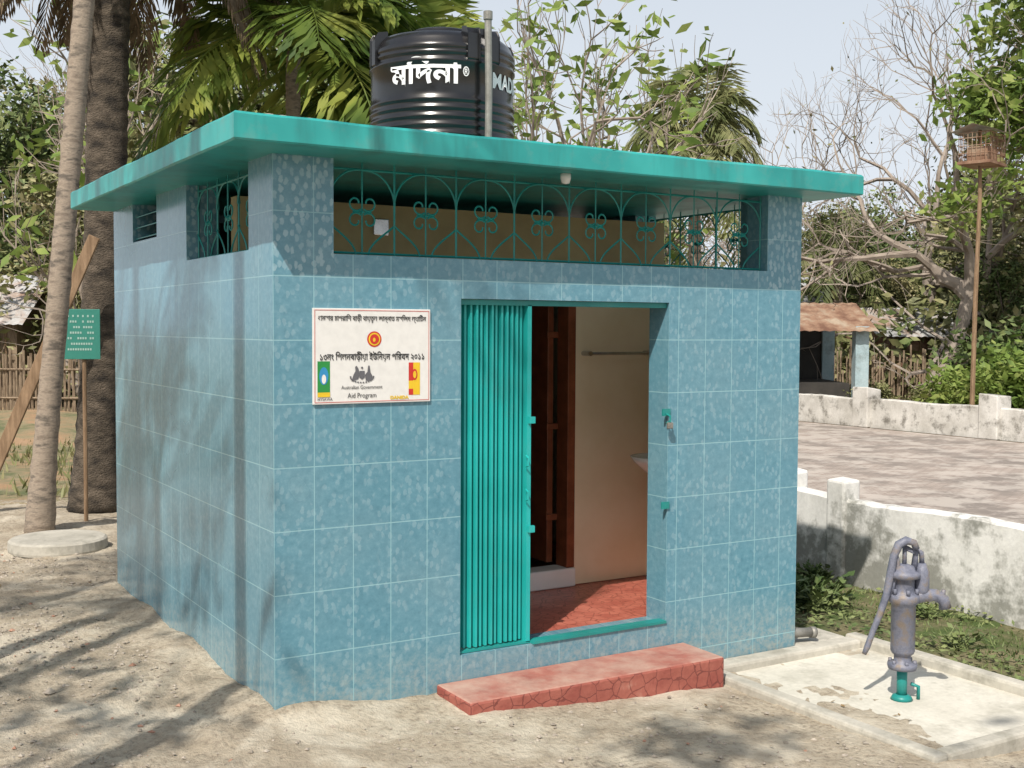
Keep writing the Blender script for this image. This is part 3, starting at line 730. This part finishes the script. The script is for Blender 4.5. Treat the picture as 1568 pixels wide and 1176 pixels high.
b=MB();b.tube([(0.02,.03,0),(0.02,.03,1.9)],.02,8);obj('post',b,WOOD,sb)
def shed(name,r,f,w,dp,he,hr,wallm,rot=-.54,open_=False,roofm=None):
    e=empty(name,view_grid(r,f,-.1),rot)
    b=MB();k=int(w/.09)
    xs=np.linspace(-w/2-.3,w/2+.3,k)
    for sy in (-1,1):
        v=[];f_=[]
        for i,x in enumerate(xs):
            dz=.02*(i%2)
            v+=[(x,sy*(dp/2+.4),he-.12+dz),(x,0,hr+dz)]
        for i in range(k-1): f_.append((2*i,2*i+2,2*i+3,2*i+1))
        b.add(v,f_)
    obj('tin_roof',b,roofm or TIN,e)
    b=MB()
    if open_:
        for x in (-w/2,0,w/2):
            for y_ in (-dp/2,dp/2): b.box((x-.15,y_-.15,0),(x+.15,y_+.15,he))
        obj('pillars',b,PILLAR,e)
        b=MB();b.box((-w/2,dp/2-.05,0),(w/2,dp/2+.05,he));b.box((-w/2+.2,-dp/2+.1,0),(w/2-.2,dp/2-.1,.75));obj('back_wall',b,DARKIN,e)
    else:
        b.box((-w/2,-dp/2,0),(w/2,dp/2,he))
        for x in (-w/2,w/2): b.add([(x,-dp/2,he),(x,dp/2,he),(x,0,hr-.02)],[(0,1,2)])
        obj('walls',b,wallm,e)
        b=MB()
        for x in np.arange(-w/2+.3,w/2,.45): b.box((x-.025,-dp/2-.04,0),(x+.025,-dp/2-.001,he))
        obj('battens',b,WOOD,e)
shed('tin_roof_shed',-14.4,29,5.5,3,2.1,3.2,BAMB)
shed('open_tin_shed',6.3,28,3.2,2.8,2.05,2.60,WHITE,open_=True,roofm=RUST)
shed('tin_roof_shed',11.6,34,3.6,2.6,1.9,2.6,RUST,-.3)
shed('tin_roof_shed',7.8,37,3.0,3,2.9,3.6,RUST,-.6)
b=MB()
for k in range(70):
    p=view_grid(-13.2+k*.075,24.5+.02*rng.normal());h=1.25+.12*rng.normal();b.tube([(p[0],p[1],-.1),(p[0]+.03*rng.normal(),p[1],h)],.028,5)
for z in (.35,.95):
    p=view_grid(-13.3,24.45,z);q=view_grid(-7.9,24.45,z);b.tube([p,q],.025,5)
obj('bamboo_fence',b,BAMB)
b=MB()
for k in range(120):
    p=view_grid(8.4+k*.075,31+.04*rng.normal());h=1.2+.2*rng.normal();b.tube([(p[0],p[1],-.1),(p[0]+.03*rng.normal(),p[1],h)],.032,4)
obj('bamboo_fence',b,BAMB)
bp=empty('birdcage_on_pole',view_grid(9.05,23.0,0),.3)
b=MB();b.tube([(0,0,0),(.05,0,2.5),(.16,0,4.5),(.22,.05,5.8)],[.05,.045,.04,.035],8);obj('pole',b,WOOD,bp)
b=MB();dz=-.3
for x in np.linspace(-.42,.42,12):
    for y_ in (-.3,.3): b.tube([(.22+x,y_,5.45+dz),(.22+x,y_,6.0+dz)],.008,4)
for y_ in np.linspace(-.3,.3,8):
    for x in (-.42,.42): b.tube([(.22+x,y_,5.45+dz),(.22+x,y_,6.0+dz)],.008,4)
for z in (5.45,5.6,5.75,5.9,6.0):
    for y_ in (-.3,.3): b.tube([(-.22,y_,z+dz),(.66,y_,z+dz)],.009,4)
    for x in (-.20,.64): b.tube([(x,-.3,z+dz),(x,.3,z+dz)],.009,4)
b.box((-.22,-.32,5.40+dz),(.66,.32,5.45+dz));b.box((-.05,-.2,5.46+dz),(.5,.2,5.75+dz));obj('cage',b,RUST,bp)
b=MB();b.add([(-.33,-.42,6.02+dz),(.77,-.42,6.02+dz),(.77,.0,6.16+dz),(-.33,.0,6.16+dz),(.77,.42,6.02+dz),(-.33,.42,6.02+dz)],[(0,1,2,3),(3,2,4,5)]);obj('tin_cover',b,TIN,bp)

# ------------------------------------------------------------------ small ground stuff
def stones(name,n,xr,yr,size,mat,dens=None,flatn=.6):
    b=MB();O=np.array([(1,0,0),(-1,0,0),(0,1,0),(0,-1,0),(0,0,1),(0,0,-1)],float);Fq=[(0,2,4),(2,1,4),(1,3,4),(3,0,4),(2,0,5),(1,2,5),(3,1,5),(0,3,5)]
    k=0
    while k<n:
        x=rng.uniform(*xr);y=rng.uniform(*yr)
        if -.05<x<3.4 and -.05<y<3.3: continue
        if .8<x<2.5 and -.4<y<0: continue
        if 2.45<x<3.95 and -1.8<y<.3: continue
        if dens and rng.random()>dens(x,y): continue
        s=size*(.4+rng.random()**3*1.8);M=O*rng.uniform(.6,1.3,(6,1))*s;a=rng.random()*6.28;c,sn=math.cos(a),math.sin(a)
        M=M@np.array([[c,sn,0],[-sn,c,0],[0,0,flatn]]);M+= np.array([x,y,float(gz(x,y))+s*.2]);b.add(M,Fq);k+=1
    obj(name,b,mat)
G1=simple('grey_stone',(.22,.19,.155),(.42,.37,.31),20,.9,0);G2=simple('brick_chips',(.30,.15,.10),(.42,.26,.19),20,.9,0)
stones('gravel',11000,(-2.2,3.5),(-2.6,5.5),.008,G1,lambda x,y:.08+(.9 if x<-.2 else .22)*(math.sin(x*3+y*2)*.5+.5))
stones('brick_rubble',450,(-2.2,3.5),(-2.6,6),.009,G2,lambda x,y:.1+(.9 if x<-.5 else .05))
stones('stone_rubble',90,(-2.0,-.5),(.6,6.5),.022,G1)
b=MB();n=150;x=rng.uniform(-2,6,n);y=rng.uniform(-2.5,6,n);ok=~((x>-.05)&(x<3.4)&(y>-.4)&(y<3.3));x=x[ok];y=y[ok];n=len(x)
A=rng.normal(0,1,(n,3));A[:,2]*=.25;A/=np.linalg.norm(A,axis=1)[:,None];B=np.cross(A,np.array([0,0,1.])+rng.normal(0,.2,(n,3)))
b.cards(np.stack([x,y,gz(x,y)+.01],1),A*.018,B*.008);obj('fallen_leaves',b,DRY)
b=MB();n=9000;x=rng.uniform(3.55,5.2,n);y=rng.uniform(-3,5,n)
w=(np.sin(x*4+1)+np.sin(y*3.3+x)+rng.normal(0,.6,n)>-.2)&~((x<3.98)&(y<.35))&(x>3.8+.25*np.sin(y*3))
x=x[w];y=y[w];n=len(x);A=rng.normal(0,.55,(n,3));A[:,2]=np.abs(A[:,2])+.7;A/=np.linalg.norm(A,axis=1)[:,None];s=(.012+.03*rng.random(n)**2)[:,None]
B=np.cross(A,rng.normal(0,1,(n,3)));B/=np.linalg.norm(B,axis=1)[:,None]
b.cards(np.stack([x,y,gz(x,y)+.01],1),A*s,B*.0045)
n=6000;x=rng.uniform(3.8,5.2,n);y=rng.uniform(-3,5,n);w=(np.sin(x*5)+np.sin(y*4.3)+rng.normal(0,.4,n)>.0)&~((x<3.95)&(y<.35));x=x[w];y=y[w];n=len(x)
A=rng.normal(0,1,(n,3));A[:,2]*=.3;A/=np.linalg.norm(A,axis=1)[:,None];B=np.cross(A,np.array([0,0,1.])+rng.normal(0,.3,(n,3)))
b.cards(np.stack([x,y,gz(x,y)+.02+.03*rng.random(n)],1),A*.022,B*.012)
obj('grass',b,LEAF)
WD=empty('weeds')
for k in range(26):
    x=rng.uniform(3.75,5.15);y=rng.uniform(-2.2,3.2)
    if x<3.98 and y<.4: continue
    s=.5+.5*rng.random()+(.6 if y>.3 and x<4.6 else 0)
    o=bpy.data.objects.new('weed',WEED);COL.objects.link(o);o.parent=WD;o.location=(x,y,-.15);o.scale=(s,s,s);o.rotation_euler=(0,0,k)
b=MB();n=6000;r=rng.uniform(-10,-2,n);f=rng.uniform(12.5,24,n);x=-1.857+.856*r+.517*f;y=-5.219-.517*r+.856*f
w=(np.sin(x*1.4)+np.sin(y*1.1)+rng.normal(0,.4,n)>.1);x=x[w];y=y[w];n=len(x)
A=rng.normal(0,.4,(n,3));A[:,2]=1;A/=np.linalg.norm(A,axis=1)[:,None];B=np.cross(A,rng.normal(0,1,(n,3)));B/=np.linalg.norm(B,axis=1)[:,None]
b.cards(np.stack([x,y,np.full(n,.06)],1),A*.1,B*.015);obj('grass',b,LEAFB)

# ------------------------------------------------------------------ light, sky, camera
el=rad(49);azv=math.atan2(-.667,-.546)
sd=Vector((-.667,-.546,1)).normalized()
L=bpy.data.lights.new('sun','SUN');L.energy=5.0;L.angle=rad(.55);L.color=(1,.94,.85)
o=bpy.data.objects.new('sun',L);COL.objects.link(o);o.rotation_euler=sd.to_track_quat('Z','Y').to_euler();o.location=(-5,-5,10)
w=bpy.data.worlds.new('World');SC.world=w;w.use_nodes=True;nt=w.node_tree;bg=nt.nodes['Background']
sk=nt.nodes.new('ShaderNodeTexSky');sk.sky_type='NISHITA';sk.sun_disc=False;sk.sun_elevation=el;sk.sun_rotation=azv
sk.air_density=1.1;sk.dust_density=4.5;sk.ozone_density=1.5
tc=nt.nodes.new('ShaderNodeTexCoord');sx=nt.nodes.new('ShaderNodeSeparateXYZ');nt.links.new(tc.outputs['Generated'],sx.inputs[0])
rp=nt.nodes.new('ShaderNodeValToRGB');nt.links.new(sx.outputs[2],rp.inputs[0])
rp.color_ramp.elements[0].position=.1;rp.color_ramp.elements[0].color=(1,1,1,1);rp.color_ramp.elements[1].position=.8;rp.color_ramp.elements[1].color=(.25,.25,.25,1)
mx=nt.nodes.new('ShaderNodeMix');mx.data_type='RGBA';nt.links.new(rp.outputs[0],mx.inputs[0]);nt.links.new(sk.outputs[0],mx.inputs[6]);mx.inputs[7].default_value=(6.5,7.0,7.6,1)
nt.links.new(mx.outputs[2],bg.inputs[0]);bg.inputs[1].default_value=.12
cam=bpy.data.cameras.new('camera');co=bpy.data.objects.new('camera',cam);COL.objects.link(co);SC.camera=co
cam.sensor_width=36;cam.lens=36*1792.38/1568;cam.clip_end=1000;cam.clip_start=.05
yaw,pit,rol=.54311,.04744,.00533
Fv=Vector((math.sin(yaw)*math.cos(pit),math.cos(yaw)*math.cos(pit),-math.sin(pit)));Rv=Vector((math.cos(yaw),-math.sin(yaw),0));Uv=Rv.cross(Fv)
R2=Rv*math.cos(rol)+Uv*math.sin(rol);U2=-Rv*math.sin(rol)+Uv*math.cos(rol)
M=Matrix((( R2.x,U2.x,-Fv.x,-1.85679),(R2.y,U2.y,-Fv.y,-5.21903),(R2.z,U2.z,-Fv.z,1.86042),(0,0,0,1)))
co.matrix_world=M
SC.view_settings.view_transform='Standard';SC.view_settings.look='None';SC.view_settings.exposure=0
